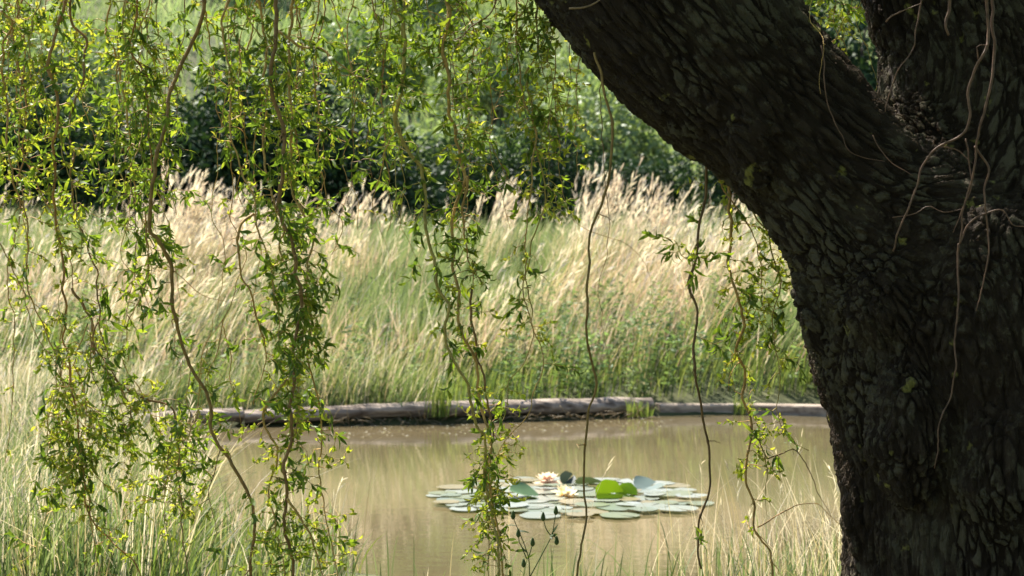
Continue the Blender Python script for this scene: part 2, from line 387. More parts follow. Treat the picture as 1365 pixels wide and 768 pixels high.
for p in r:
    hh = random.uniform(.25,.75); k = 26
    t = R.uniform(.15,1,k); o = p+np.c_[R.normal(0,.02,k)+t*.08*hh, R.normal(0,.02,k), t*hh]
    an = R.uniform(0,6.28,k); d = np.c_[np.cos(an), np.sin(an), R.uniform(-.1,.6,k)]
    leaf_batch(mb, o, d, R.uniform(.05,.11,k)*(1.1-.5*t), np.full(k,.011), np.tile(pick('green',1)*1.6,(k,1)), .7, .3, 4)
    tube(mb, np.array([p, p+[.04*hh,0,hh*.5], p+[.08*hh,0,hh]]), [.004,.003,.001], 3, pick('green',1)[0])
tag(mb.build('weeds', M_grass), kind='stuff')
# left bank and near bank grasses
mb = MB()
def near(n, kind, x0, x1, y0, y1, h0, h1, w, lean=(.08,0), spread=.35, bend=.5, dmin=.03, sel=None):
    r = roots_in(n, x0, x1, y0, y1, dmin, .5, .09)
    if sel is not None: r = r[R.random(len(r)) < sel(r[:,0], r[:,1])]
    r = r[~((r[:,1] > 13.6)&(r[:,1] < 16.0)&(r[:,0] > -3.6)&(r[:,0] < -1))|(R.random(len(r)) < .05)]
    pq = 682.5+F*r[:,0]/np.maximum(r[:,1],1); hf = np.where((pq > 250)&(pq < 640)&(r[:,1] < 13), .6, 1.0)
    r = r[(hf == 1)|(R.random(len(r)) < .4)]; pq = 682.5+F*r[:,0]/np.maximum(r[:,1],1); hf = np.where((pq > 250)&(pq < 640)&(r[:,1] < 13), .62, 1.0)
    m = len(r)
    return blades(mb, r, R.uniform(h0,h1,m)*hf, w*R.uniform(.7,1.3,m), pick(kind,m), lean, spread, bend)
LB = (-6, -.7, 7.2, 16.5)
near(24000, 'green', *LB, .2, .5, .0038, spread=.5, lean=(.15,0))
near(13000, 'soft', *LB, .3, .65, .003, spread=.5)
near(15000, 'lime', *LB, .22, .5, .0038)
near(9000, 'straw', *LB, .3, .75, .0024, spread=.5)
near(6500, 'cream', *LB, .3, .75, .002, lean=(.18,0), spread=.5)
P = near(700, 'cream', *LB, .4, .8, .002, lean=(.25,0), spread=.3, bend=.35)
plumes(mb, P, R.uniform(.08,.2,len(P)), .003, pick('cream', len(P)), 6)
P = near(120, 'cream', -4.6, -2.2, 11.5, 15.5, .9, 1.35, .0025, lean=(.5,0), spread=.2, bend=.35)
plumes(mb, P, R.uniform(.15,.3,len(P)), .004, pick('cream', len(P)), 8)
RB = (-.9, 4, 7.3, 8.5)
dens = lambda x,y: np.clip((x-.55)/.7,.05,1)*(.25+1.2*fbm(x*3,y*3))
near(2600, 'soft', *RB, .15, .42, .003, sel=dens)
near(1600, 'green', *RB, .12, .34, .003, sel=dens)
near(2300, 'straw', *RB, .25, .6, .0016, sel=dens, spread=.4)
near(1800, 'cream', *RB, .3, .68, .0014, sel=dens, lean=(-.05,0), spread=.45)
P = near(300, 'cream', *RB, .3, .72, .0012, sel=dens, spread=.35, bend=.3)
plumes(mb, P, R.uniform(.06,.14,len(P)), .002, pick('cream', len(P)), 5)
near(5000, 'green', -4, 5, 5.5, 7.6, .1, .3, .003)
tag(mb.build('grass', M_grass), kind='stuff')
# a green tuft growing over the log
def tuft(px, py, Y, n, h, label):
    e = empty('reed_tuft', at(px, py, Y)); tag(e, label, 'reed tuft', 'green tufts by the log')
    mb = MB(); r = np.c_[R.normal(0,.045,n), R.normal(0,.03,n), np.zeros(n)]
    blades(mb, r, h*R.uniform(.5,1,n), np.full(n,.0045), pick('lime',n), (0,0), .25, .4); mb.build('blades', M_grass, e)
tuft(586, 556, 15.95, 70, .42, 'upright green reed tuft growing in front of the log, left of centre')
tuft(852, 556, 16.45, 60, .2, 'low dark green tuft at the cut end of the log')
tuft(990, 553, 16.75, 60, .22, 'small green tuft growing over the flat edging board')
# hillside ground cover
mb = MB(); n = 60000
y = 27+R.random(n)**.8*55; x = R.uniform(-.33,.33,n)*y*1.15
r = np.stack([x, y, height(x,y)], 1); sc = y/30
k = fbm(x*.25, y*.25+4) > .47
C = np.where(k[:,None], pick('soft',n)*1.25, pick('soft',n)*1.65)
blades(mb, r, R.uniform(.2,.5,n)*sc, .012*sc, C, (.1,0), .5, .5, 3)
tag(mb.build('hillside_grass', M_grass), kind='stuff')
# ================= shrubs and hillside trees
def crown_mesh(name, parent, lobes, n, size, pal, mat=M_shrub, aspect=.45):
    mb = MB(); L_ = np.array(lobes); w = L_[:,3]**2; k = R.choice(len(L_), n, p=w/w.sum())
    u = unit(R.normal(0,1,(n,3))); rad = R.uniform(.55,1.08,n)
    ctr = L_[k,:3]; rr = L_[k,3]*(1+.35*(fbm(u[:,0]*3+k, u[:,1]*3, u[:,2]*3)-.5)*2)
    o = ctr+u*(rr*rad)[:,None]*np.array([1,1,.85])
    ok = fbm(o[:,0]*2.2, o[:,1]*2.2, o[:,2]*2.2) > .36; o = o[ok]; u = u[ok]; n = len(o)
    P = np.array(pal); c = P[R.integers(0,len(P),n)]*R.uniform(.75,1.25,(n,1))
    d = unit(u+R.normal(0,.7,(n,3))-np.array([0,0,.25]))
    leaf_batch(mb, o, d, size*R.uniform(.6,1.3,n), size*aspect*.5*R.uniform(.8,1.2,n), c, .5, .3, 4)
    return mb.build(name, mat, parent)
def woody(parent, lobes, r, name='stem'):
    mb = MB()
    for l in lobes:
        p = np.array(l[:3]); b = np.array([p[0]*.15, p[1]*.15, 0])
        Q = catmull([b, b*.6+p*.3+[0,0,.1], p], 5); tube(mb, Q, np.linspace(r, r*.25, len(Q)), 6)
    return mb.build(name, M_stem, parent)
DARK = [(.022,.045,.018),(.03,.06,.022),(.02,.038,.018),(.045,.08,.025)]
MID = [(.14,.21,.07),(.18,.26,.09),(.11,.17,.06)]
LITE = [(.23,.29,.14),(.28,.34,.18),(.18,.24,.11)]
def lobes(w, d, h, n, r0, r1):
    out = []
    for k in range(n):
        a = random.uniform(0, 6.28); q = math.sqrt(random.random())
        r = random.uniform(r0, r1); z = random.uniform(r*.8, h-r)
        s = 1-.45*(z/h)
        out.append((math.cos(a)*q*w*s, math.sin(a)*q*d*s, z, r))
    return out
def shrub(name, ls, n, size, pal, mat=M_shrub):
    e = empty(name); crown_mesh('crown', e, ls, n, size, pal, mat); woody(e, ls, .03+.02*ls[0][3]); return e
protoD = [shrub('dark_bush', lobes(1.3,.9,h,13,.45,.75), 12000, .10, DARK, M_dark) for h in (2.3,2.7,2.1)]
protoM = [shrub('hillside_bush', lobes(1.5,1.2,h,11,.5,.9), 7000, .14, p) for h, p in ((2.4,MID),(2.0,LITE),(2.8,LITE))]
used = {}
def put(proto, px, Y, s, rz, label, group, cat='bush', dz=0, name=None):
    k = id(proto); o = proto if k not in used else copy_tree(proto); used[k] = 1
    x = (px-682.5)/F*Y
    o.location = (x, Y, float(height(np.array([x]), np.array([Y]))[0])-.1+dz); o.rotation_euler = (0,0,rz)
    o.scale = (s,s,s) if not hasattr(s,'__len__') else s
    for kk in list(o.keys()):
        if kk in ('label','category','group'): del o[kk]
    tag(o, label, cat, group)
    return o
ordn = ['first','second','third','fourth','fifth','sixth','seventh','eighth','ninth','tenth','eleventh','twelfth']
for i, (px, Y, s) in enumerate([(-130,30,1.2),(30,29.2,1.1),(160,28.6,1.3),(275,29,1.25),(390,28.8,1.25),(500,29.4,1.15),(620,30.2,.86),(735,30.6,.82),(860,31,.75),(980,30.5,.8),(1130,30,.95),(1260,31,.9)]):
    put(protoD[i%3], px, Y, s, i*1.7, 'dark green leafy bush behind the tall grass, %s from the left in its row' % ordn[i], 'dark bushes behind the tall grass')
put(protoD[1], 1115, 34.5, 1.75, 2.2, 'tall dark green bush seen through the fork of the leaning tree', None)
cnt = 0
for row, (Y, xs, ss) in enumerate([(35,[-60,440,560,690,820,1100],1.0),(44,[90,500,640,780,1010],1.1),(58,[-80,330,600,930,1180],1.3)]):
    for i, px in enumerate(xs):
        put(protoM[(cnt*5+row)%3], px+random.uniform(-40,40), Y+random.uniform(-2,2), ss*random.uniform(.8,1.15), cnt*2.1,
            'sunlit light green hillside bush, %s from left in the %s row up the slope' % (ordn[i], ordn[row]), 'green bushes up the hillside'); cnt += 1
def bigtree(name, h, pal, n=9000):
    e = empty(name)
    ls = []
    for k in range(16):
        a = random.uniform(0,6.28); z = random.uniform(.4,.9)*h; q = random.uniform(.1,.32)*h*(1.25-z/h)*1.5
        ls.append((math.cos(a)*q, math.sin(a)*q, z, random.uniform(.12,.19)*h))
    crown_mesh('crown', e, ls, n, .3, pal)
    mb = MB(); tube(mb, catmull([(0,0,-.3),(.1,0,h*.3),(0,.1,h*.75)],6), np.linspace(.035*h,.008*h,13), 8)
    for l in ls[:9]:
        p = np.array(l[:3]); Q = catmull([(0,0,h*.3), p*.5+[0,0,h*.15], p], 4); tube(mb, Q, np.linspace(.014*h,.004*h,len(Q)), 5)
    mb.build('trunk', M_stem, e); return e
protoT = [bigtree('broadleaf_tree', 9, MID), bigtree('broadleaf_tree', 10.5, DARK+MID)]
for i, (px, Y, s) in enumerate([(-60,72,1.0),(190,76,1.1),(420,70,.9),(600,78,1.15),(820,74,1.0),(1040,77,1.1),(1230,72,1.0)]):
    put(protoT[i%2], px, Y, s, i*1.3, 'broad leafy tree at the top of the hillside, %s from the left' % ordn[i], 'trees along the hilltop', 'tree')
# ================= edging logs and board
def log(name, pts, r0, r1, label, cat='log', group='logs edging the pond', seed=0):
    P = resample(catmull([at(*p) for p in pts], 8), .05); K = len(P); o0 = P[0].copy(); P = P-o0
    rr = np.linspace(r0, r1, K)*(1+.2*(fbm(np.linspace(0,14,K)+seed, seed)-.5))
    e = empty(name, o0); tag(e, label, cat, group)
    mb = MB(); M = 20; T = unit(np.gradient(P, axis=0)); n = unit(np.cross(T,[0,0,1])); b = np.cross(n, T)
    an = np.arange(M)*2*math.pi/M
    V = []
    for k in range(K):
        q = rr[k]*(1+.3*(fbm(np.cos(an)*2+seed, np.sin(an)*2, k*.16)-.5))
        V.append(P[k]+q[:,None]*(n[k]*np.cos(an)[:,None]*1.25+b[k]*np.sin(an)[:,None]*.85))
    V = np.concatenate(V); i = np.arange(K-1)[:,None]*M; j = np.arange(M)[None]; j2 = (j+1)%M
    mb.add(V, np.stack([i+j,i+j2,i+M+j2,i+M+j],-1)); mb.build('bark', M_log, e)
    for k, s in ((0,-1),(K-1,1)):
        m = MB()
        c = P[k]+T[k]*s*.006; ring = V[k*M:(k+1)*M]+T[k]*s*.002
        W = np.concatenate([ring, c+(ring-c)*.5, [c]]); Q = [(a, (a+1)%M, M+(a+1)%M, M+a) for a in range(M)]
        Q += [(M+a, M+a+1, M+(a+2)%M, 2*M) for a in range(0,M,2)]
        m.add(W, Q); m.build('cut_end', M_logend, e)
    return e
log('edging_log', [(100,576,15.3),(170,563,15.4),(250,556,15.6),(322,553,15.75)], .06, .07, 'thin weathered log lying in the grass at the left end of the pond edge', seed=3)
log('edging_log', [(326,556,15.75),(430,551,15.85),(520,547,15.95),(588,545,16.05)], .068, .075, 'smooth grey log section at the water edge behind the dense hanging twigs', seed=11)
log('edging_log', [(592,545,16.05),(690,543,16.25),(790,541,16.5),(866,540,16.7)], .076, .084, 'thick weathered log section ending in a dark cut end right of centre', seed=23)
def board(pts, label):
    P = resample(catmull([at(*p) for p in pts], 6), .15); o0 = P[0].copy(); P = P-o0; e = empty('edging_board', o0)
    tag(e, label, 'edging board'); T = unit(np.gradient(P,axis=0)); n = unit(np.cross(T,[0,0,1])); up = np.array([0,0,1.])
    prof = [(-.09,-.07),(-.09,.035),(-.08,.045),(.08,.045),(.09,.035),(.09,-.07)]
    M = 6; K = len(P); V = np.concatenate([[P[k]+n[k]*a*(-1)+up*(b+.008*(fbm(k*.4,a*9)-.5)) for a,b in prof] for k in range(K)])
    i = np.arange(K-1)[:,None]*M; j = np.arange(M)[None]; j2 = (j+1)%M
    Q = np.stack([i+j,i+j2,i+M+j2,i+M+j],-1).reshape(-1,4).tolist()
    for s in (0,(K-1)*M): Q += [(s,s+1,s+2,s+3),(s,s+3,s+4,s+5)]
    m = MB(); m.add(V, Q); m.build('plank', M_board, e, smooth=False)
board([(876,545,16.75),(950,545,16.85),(1040,546,16.8),(1200,550,16.4)], 'flat weathered edging board at the far water edge right of the logs')
# bits of root and debris below the log
mb = MB()
for k in range(110):
    px = random.uniform(440, 870); p = at(px, random.uniform(555,566), 15.7+.7*(px-440)/430); p[2] = random.uniform(.0,.05)
    d = unit(np.array([random.uniform(-1,1), random.uniform(-.4,.4), random.uniform(-.25,.5)])); ln = random.uniform(.03,.16)
    tube(mb, [p, p+d*ln*.5+[0,0,.01], p+d*ln], [.004,.005,.002], 4, np.array([.30,.24,.15]))
for k in range(220):
    px = random.uniform(430, 900); Y = 15.3+.7*(px-440)/430+random.uniform(-.5,.5); x = (px-682.5)/F*Y
    a = random.uniform(0,6.28); s = random.uniform(.006,.02); c = np.array([x,Y,.004])
    u = np.array([math.cos(a),math.sin(a),0])*s; v = np.array([-math.sin(a),math.cos(a),0])*s*.6
    mb.add([c-u,c-v,c+u,c+v], [(0,1,2,3)], np.array(random.choice([(.5,.46,.35),(.3,.3,.12),(.6,.58,.5)])))
tag(mb.build('debris', M_grass), kind='stuff')
# ================= water lily
LC = np.array([.34, 11.5, 0.0])
lily = empty('water_lily', LC); tag(lily, 'water lily plant with round floating pads and two pale open flowers on the pond', 'water lily')
def pad(x, y, z, r, rz, tilt=(0,0), c=None, fold=0, curl=.02, name='lily_pad', label=None):
    mb = MB(); rings = [.02,.35,.7,.92,1.0]; M = 34; gap = .10
    an = np.linspace(gap, 2*math.pi-gap, M); V = []
    for q in rings:
        rr = q*(1+.025*np.sin(an*7+x*30)) if q > .8 else q*np.ones(M)
        X = np.cos(an)*rr; Y_ = np.sin(an)*rr; Z = curl*(q**6)*np.maximum(0,np.sin(an*2+x*9))*1.6+fold*np.abs(Y_)**1.15+.004*np.sin(an*5)*q
        V.append(np.stack([X,Y_,Z],1))
    V = np.concatenate(V)*r
    Q = [(a*M+b, a*M+b+1, (a+1)*M+b+1, (a+1)*M+b) for a in range(len(rings)-1) for b in range(M-1)]
    c = np.array(c if c is not None else random.choice([(.20,.22,.17),(.24,.26,.21),(.15,.18,.12),(.27,.29,.25),(.16,.18,.10),(.22,.18,.09)]))  # pale grey tones carry the sky sheen of the pads in their colour
    mb.add(V, Q, c); o = mb.build(name, M_padlit if label and 'bright' in label else M_pad, lily); o.location = (x,y,z); o.rotation_euler = (tilt[0],tilt[1],rz)
    if label: o['label'] = label
    return o
pts = []; tries = 0
while len(pts) < 95 and tries < 6000:
    tries += 1
    x = random.uniform(-.83,.83); y = random.uniform(-.82,.86)
    if (x/.82)**2+(y/.84)**2 > 1: continue
    r = random.uniform(.065,.125)
    if all(math.hypot(x-a,y-b) > .58*(r+c) for a,b,c in pts): pts.append((x,y,r))
for k, (x,y,r) in enumerate(pts):
    pad(x, y, .006+.003*(k%7), r, random.uniform(0,6.28), (random.gauss(0,.012),random.gauss(0,.012)), curl=random.choice([.005,.01,.015,.035]))
rel = lambda px, py, Y: at(px,py,Y)-LC
p = rel(812,664,11.35); pad(p[0], p[1], .045, .085, .15, (1.0,.0), (.15,.24,.02), .2, .03, label='bright green pad standing up on its edge')
p = rel(835,664,11.42); pad(p[0], p[1], .03, .07, -.5, (.95,.1), (.11,.20,.02), .3, .03, label='bright green pad tilted up behind another')
p = rel(757,640,12.0); pad(p[0], p[1], .04, .05, .4, (.9,-.7), (.05,.065,.06), .8, .0, label='dark folded pad raised beside the flowers')
p = rel(785,648,11.9); pad(p[0], p[1], .03, .09, 2.6, (.3,.2), (.13,.17,.13), .3, .04)
p = rel(865,655,11.8); pad(p[0], p[1], .025, .1, .9, (.25,-.15), (.14,.18,.14), .3, .05)
p = rel(700,668,11.4); pad(p[0], p[1], .03, .1, .3, (.3,.3), (.10,.17,.05), .3, .05)
def flower(px, py, Y, R0, pet, tilt, label):
    p = rel(px, py, Y); e = empty('flower', p); e.parent = lily; e.rotation_euler = tilt; e['label'] = label
    m = MB(); me = None
    for ring, (cnt_, el, ln, off) in enumerate([(8,.22,1.0,0),(8,.55,.95,.39),(7,.85,.85,.1),(6,1.15,.7,.3)]):
        for k in range(cnt_):
            key = ring
            if k == 0:
                m = MB(); K = 6; t = np.linspace(0,1,K); w = np.array([.35,.75,1,.95,.62,.06])*.23
                X = t*ln; Z = .22*t**2*(-1 if ring == 0 else 1)*.5
                V = []
                for q in range(K):
                    for s, lift in ((-1,.35),(0,0),(1,.35)): V.append((X[q], s*w[q], Z[q]+lift*w[q]))
                Q = [(q*3+s, q*3+s+1, q*3+s+4, q*3+s+3) for q in range(K-1) for s in (0,1)]
                C = np.repeat(np.array([np.array(pet[0])*(1-a)+np.array(pet[1])*a for a in t]), 3, 0)
                m.add(np.array(V)*R0, Q, C); o = m.build('petal', M_petal, e); me = o.data
            else: o = link('petal', me, e)
            o.rotation_euler = (0, -el+random.uniform(-.08,.08), off+k*2*math.pi/cnt_+random.uniform(-.08,.08))
    s = MB()
    for k in range(26):
        a = random.uniform(0,6.28); q = random.uniform(.03,.2)*R0
        b = np.array([math.cos(a)*q*.5, math.sin(a)*q*.5, .05*R0]); tube(s, [b, b+[math.cos(a)*q*.4,math.sin(a)*q*.4,.32*R0]], [.002,.0012], 3, np.array([.75,.5,.08]))
    s.build('stamens', M_petal, e)
flower(730,645,11.75,.098,((.85,.52,.40),(.90,.80,.62)),(-.25,.05,.3),'pink centred lily flower, the rear and higher of the two')
flower(752,663,11.45,.098,((.88,.70,.30),(.92,.86,.66)),(.35,.1,.9),'creamy yellow lily flower, the nearer of the two')
# ================= the willow
tree_base = at(1345, 1050, 5.2); tree_base[2] = .1
willow = empty('willow_tree', tree_base); tag(willow, 'old leaning corkscrew willow with dark furrowed bark and curly hanging twigs by the pond', 'tree')
TB = tree_base
trunk_pts = [(1352,1090,330,5.25),(1350,1010,275,5.25),(1348,900,238,5.22),(1344,768,219,5.2),(1335,640,213,5.2),(1320,520,216,5.2),(1300,420,226,5.2),(1290,340,205,5.25)]
left_pts = [(1270,440,190,5.2),(1243,382,182,5.15),(1191,323,147,5.12),(1126,250,114,5.1),(1052,166,111,5.12),(972,90,126,5.15),(884,-14,140,5.2),(790,-140,140,5.3),(700,-290,120,5.45),(600,-450,95,5.6),(480,-600,75,5.8),(330,-760,55,6.0)]
right_pts = [(1305,420,190,5.25),(1310,330,178,5.3),(1308,235,146,5.32),(1300,150,128,5.36),(1280,60,110,5.4),(1250,-5,97,5.42),(1228,-110,88,5.45),(1190,-320,78,5.5),(1200,-600,62,5.5),(1290,-900,45,5.4)]
def chain(pts):
    P = np.array([np.r_[at(a,b,Y), r*Y/F] for a,b,r,Y in pts]); return resample(catmull(P, 10), .03)
chains = [chain(trunk_pts), chain(left_pts), chain(right_pts)]
src = MB()
for c in chains: tube(src, c[:,:3]-TB, c[:,3], 28)
# buttress ridges and burls so that the trunk is not a lathe form
for (px,py,r,Y) in [(1160,560,36,5.05),(1158,690,34,5.1),(1098,400,40,5.1),(1210,600,60,4.88),(1330,650,70,4.82),(1190,420,75,4.95),(1010,180,50,4.98)]:
    p = at(px,py,Y)-TB; q = p+np.array([random.uniform(-.04,.04),0,.28]); tube(src, np.array([p-[0,0,.14],p,(p+q)/2,q]), np.array([.4,1,.9,.35])*r*Y/F, 14)
so = src.build('trunk', M_bark, willow)
md = so.modifiers.new('r', 'REMESH'); md.mode = 'VOXEL'; md.voxel_size = .011; md.use_smooth_shade = True
ms = so.modifiers.new('s', 'SMOOTH'); ms.iterations = 14; ms.factor = .5
sd = so.modifiers.new('d', 'SUBSURF'); sd.levels = 1; sd.subdivision_type = 'SIMPLE'
dg = bpy.context.evaluated_depsgraph_get()
me = bpy.data.meshes.new_from_object(so.evaluated_get(dg)); so.modifiers.clear(); so.data = me
me.materials.clear(); me.materials.append(M_bark)
nv = len(me.vertices); V = np.empty(nv*3, np.float32); me.vertices.foreach_get('co', V); V = V.reshape(-1,3).astype(float)+TB
allc = np.concatenate([c[:,:3] for c in chains]); allT = np.concatenate([unit(np.gradient(c[:,:3],axis=0)) for c in chains])
allr = np.concatenate([c[:,3] for c in chains])
arcs = []
for k, c in enumerate(chains):
    aa = np.r_[0,np.cumsum(np.linalg.norm(np.diff(c[:,:3],axis=0),axis=1))]
    if k: aa += arcs[0][np.argmin(np.linalg.norm(chains[0][:,:3]-c[0,:3],axis=1))]
    arcs.append(aa)
arc = np.concatenate(arcs)
BK = np.zeros((nv,3))
for s in range(0, nv, 20000):
    v = V[s:s+20000]; D = np.linalg.norm(v[:,None]-allc[None],axis=2)/allr[None]
    w = np.exp(-6*(D-D.min(1,keepdims=True))); k = np.argmin(D,1); w /= w.sum(1,keepdims=True)
    T = unit(w@allT); off = v-(w@allc); 
    ot = (off*T).sum(1); al = w@arc+ot; perp = off-T*ot[:,None]
    e1 = unit(np.cross(T, [0,1.,0])); e2 = np.cross(e1, T)
    BK[s:s+20000] = np.stack([(perp*e1).sum(1), (perp*e2).sum(1), al*.28], 1)
me.attributes.new('bark','FLOAT_VECTOR','POINT').data.foreach_set('vector', BK.astype(np.float32).ravel())
# ---- hanging branches
TW = [np.array(c) for c in [(.50,.30,.10),(.42,.23,.08),(.55,.36,.13),(.30,.18,.08),(.46,.36,.11)]]
def leafdens(px, py):
    d = 0
    for (cx, cy, sx, sy, a) in [(260,110,90,130,.35),(90,60,90,80,.6),(560,60,120,60,.5),(745,200,40,110,.7),(1030,420,60,110,.6),(650,640,50,80,.5),(40,150,90,200,1.0),(170,200,72,200,.75),(270,90,60,120,.7),(390,250,48,260,.9),(400,560,60,200,.9),(530,120,80,130,1.25),(610,240,55,120,.9),
                               (640,390,60,90,.8),(650,670,45,90,.9),(735,130,50,120,.8),(915,320,40,60,.7),(1010,360,60,120,.95),(1010,590,40,60,.9),(215,430,30,70,.7),
                               (70,620,90,90,.8),(200,600,100,100,.95),(390,720,70,60,.8),(940,745,22,22,1),(700,30,80,60,.8),(100,420,70,60,.35),(1110,20,40,50,.9)]:
        d += 1.15*a*math.exp(-((px-cx)/sx)**2-((py-cy)/sy)**2)
    return d
LEAFP = np.array([(.13,.20,.03),(.17,.25,.035),(.09,.15,.03),(.21,.27,.04),(.11,.17,.04)])
SMALLP = np.array([(.27,.33,.045),(.33,.37,.06),(.20,.27,.045),(.38,.38,.08)])
ALLP = []
def zbr(x): return 2.95+.12*math.sin(x*1.3)
def strand(pts, Y, r=4.0, wig=.006, leaf=1.0, seed=None, hang=True, small=None, endr=.35, cmul=1, thick_end=None):
    rs = np.random.default_rng(seed if seed is not None else int(pts[0][0]*7+pts[-1][1]*3+len(pts)))
    pp = [(a,b) for a,b in pts]
    P0 = [at(a,b,Y) for a,b in pp]
    if hang and pp[0][1] < 30:
        x, z = P0[0][0], P0[0][2]; top = zbr(x)
        up = [np.array([x+rs.normal(0,.05)*(q+.3), Y+rs.normal(0,.02), z+(top-z)*q]) for q in (1,.66,.33)]
        P0 = up+P0
    P = catmull(np.array(P0), 8); P = resample(P, .012)
    s = np.arange(len(P))*.012; ph = rs.uniform(0,50)
    for ax, am, fr in ((0,wig,11),(2,wig*.3,13),(1,wig*1.6,9),(1,.05,2.2),(0,wig*.45,31),(1,wig*.4,29)):
        P[:,ax] += am*2*(fbm(s*fr+ph+ax*9, ax*3.3+fr, o=2)-.5)*2
    rad = min(r, 2.5+.62*r)*Y/F*.35*np.linspace(1.15,endr,len(P))*(1+.25*(fbm(s*20+ph,1.0)-.5))
    mb = MB(); c = TW[rs.integers(0,len(TW))]*cmul; tube(mb, P-TB, rad, 7, c)
    for k in range(6, len(P)-3):
        if rs.random() > .07: continue
        a = rs.uniform(0, 6.28); dd = np.array([math.cos(a), math.sin(a), rs.uniform(-.9,.3)]); dd /= np.linalg.norm(dd); ln = rs.uniform(.01,.11)*rs.random()+.008
        q = [P[k]-TB]
        for g in range(6):
            q.append(q[-1]+dd*ln/6); dd = dd+rs.normal(0,.3,3)-np.array([0,0,.2]); dd /= np.linalg.norm(dd)
        tube(mb, q, np.linspace(rad[k]*.5,.0005,7), 4, c)
        rad_k = rad[k]; tube(mb, [P[k-1]-TB, P[k]-TB, P[k+1]-TB], [rad_k*.8,rad_k*1.35,rad_k*.8], 7, c)
    lf = MB(); O=[];D=[];LN=[];WD=[];CC=[]
    PX, PY = px_of(P); ALLP.append(P)
    if leaf > 0:
        for k in range(4, len(P)-1):
            d = leafdens(PX[k], PY[k]) if PY[k] > -30 else .35
            if rs.random() > d*leaf*(.54 if PY[k] < 330 else .74): continue
            sm = small if small is not None else (1 if (PX[k] < 130 or PY[k] > 480 or PX[k] > 930 or 690<PX[k]<790) else 0)
            if rs.random() < .28: sm = 1-sm
            # curly side shoot
            a = rs.uniform(0, 2*math.pi); dr = np.array([math.cos(a), math.sin(a)*.8, rs.uniform(-.5,.5)])
            ln = rs.uniform(.02,.14)*(1 if not sm else .8); m = 7; q = [P[k].copy()]; dd = dr/np.linalg.norm(dr)
            for g in range(m):
                q.append(q[-1]+dd*ln/m); dd = dd+rs.normal(0,.35,3)-np.array([0,0,.16]); dd /= np.linalg.norm(dd)
            q = np.array(q); tube(mb, q-TB, np.linspace(.0014,.0006,len(q)), 3, c*1.1, cap=False)
            nl = int(rs.integers(4,10)+ln*40)
            for g in range(nl):
                f = rs.uniform(.15,1)*m; i0 = int(min(f, m-1)); fr = f-i0
                O.append(q[i0]*(1-fr)+q[i0+1]*fr-TB); D.append(rs.normal(0,1,3)*.8+(q[i0+1]-q[i0])/np.linalg.norm(q[i0+1]-q[i0])-np.array([0,0,.25 if sm else .65]))
                if sm: LN.append(rs.uniform(.012,.028)); WD.append(rs.uniform(.003,.0055))
                else: LN.append(rs.uniform(.022,.055)); WD.append(rs.uniform(.0034,.0064))
                pal = SMALLP if sm else LEAFP
                CC.append(pal[rs.integers(0,len(pal))]*rs.uniform(.8,1.2))
    o = mb.build('hanging_branch', M_twig, willow)
    if O:
        leaf_batch(lf, np.array(O), np.array(D), np.array(LN), np.array(WD), np.array(CC), 2.0, .9, 5)
        lf.build('foliage', M_leaf, o)
    return P
S = strand
S([(0,5),(17,30),(10,50),(3,70),(9,150),(11,190),(22,240),(35,275),(40,325),(39,380),(55,419),(65,449),(80,489),(92,534),(90,569),(102,604),(112,639)], 5.0, 5)
S([(82,0),(75,30),(72,90),(87,130),(85,165),(78,200),(75,250),(79,300),(87,350),(84,384),(87,414),(86,454),(97,489),(97,534),(102,584),(112,639),(117,684),(145,724),(175,754),(180,800)], 5.05, 7)
S([(112,639),(116,690),(128,740),(130,790)], 5.05, 3, hang=False)
S([(90,20),(110,50),(108,90),(102,130),(90,180),(100,210),(103,270),(120,325),(132,384),(142,414),(131,454),(150,499),(167,549),(162,594)], 5.2, 6)
S([(97,384),(120,429),(132,474),(155,504),(190,529),(230,544),(237,584),(235,634),(240,684),(250,734),(262,790)], 5.3, 5, hang=False)
S([(30,0),(26,60),(38,130),(34,200),(60,260),(88,330),(97,384)], 5.3, 5)
S([(145,0),(145,40),(160,70),(170,130),(175,200),(187,275),(197,325),(192,384),(172,434),(165,484)], 5.4, 5)
S([(185,0),(170,60),(187,100),(192,160),(200,225),(200,300),(203,330)], 5.1, 6)
S([(270,0),(260,30),(245,65),(227,120),(220,165),(205,225),(202,300),(215,320),(226,350),(230,384),(231,419),(250,484),(275,529),(282,579),(317,629),(337,684),(332,744),(342,800)], 4.9, 8, wig=.005, leaf=.35, cmul=.6, endr=.8)
S([(300,0),(300,60),(305,150),(320,220),(340,285),(352,330),(372,400),(378,470)], 5.0, 5.5)
S([(340,285),(328,298),(325,310),(322,350),(332,384),(352,450),(357,474),(350,500),(335,540)], 5.02, 4.5, hang=False)
S([(365,0),(370,60),(365,120),(377,175),(380,225),(375,280),(385,320),(395,384),(397,424),(387,484),(390,534),(385,594),(382,654),(377,704),(390,754),(392,800)], 5.1, 9, endr=.7)
S([(345,0),(352,50),(350,100),(355,150),(355,225),(380,300),(372,325),(390,365),(400,384),(404,440),(395,520),(400,600)], 5.2, 6)
S([(392,0),(384,80),(387,190),(387,240),(400,280),(415,320),(415,384),(420,414),(412,474),(422,519),(425,584),(425,644),(440,694),(450,754),(455,800)], 5.3, 6)
S([(425,-5),(418,60),(427,165),(430,220),(437,270),(457,300),(447,340)], 5.5, 4)
S([(386,505),(366,522),(352,540),(350,559),(367,604),(360,654),(370,704),(382,734),(380,790)], 5.15, 5, hang=False)
S([(385,664),(415,719),(425,754),(440,790)], 5.1, 5, hang=False)
S([(372,40),(400,62),(430,65),(455,85),(480,105)], 5.15, 5, hang=False)
S([(430,65),(440,95),(465,98)], 5.15, 3, hang=False)
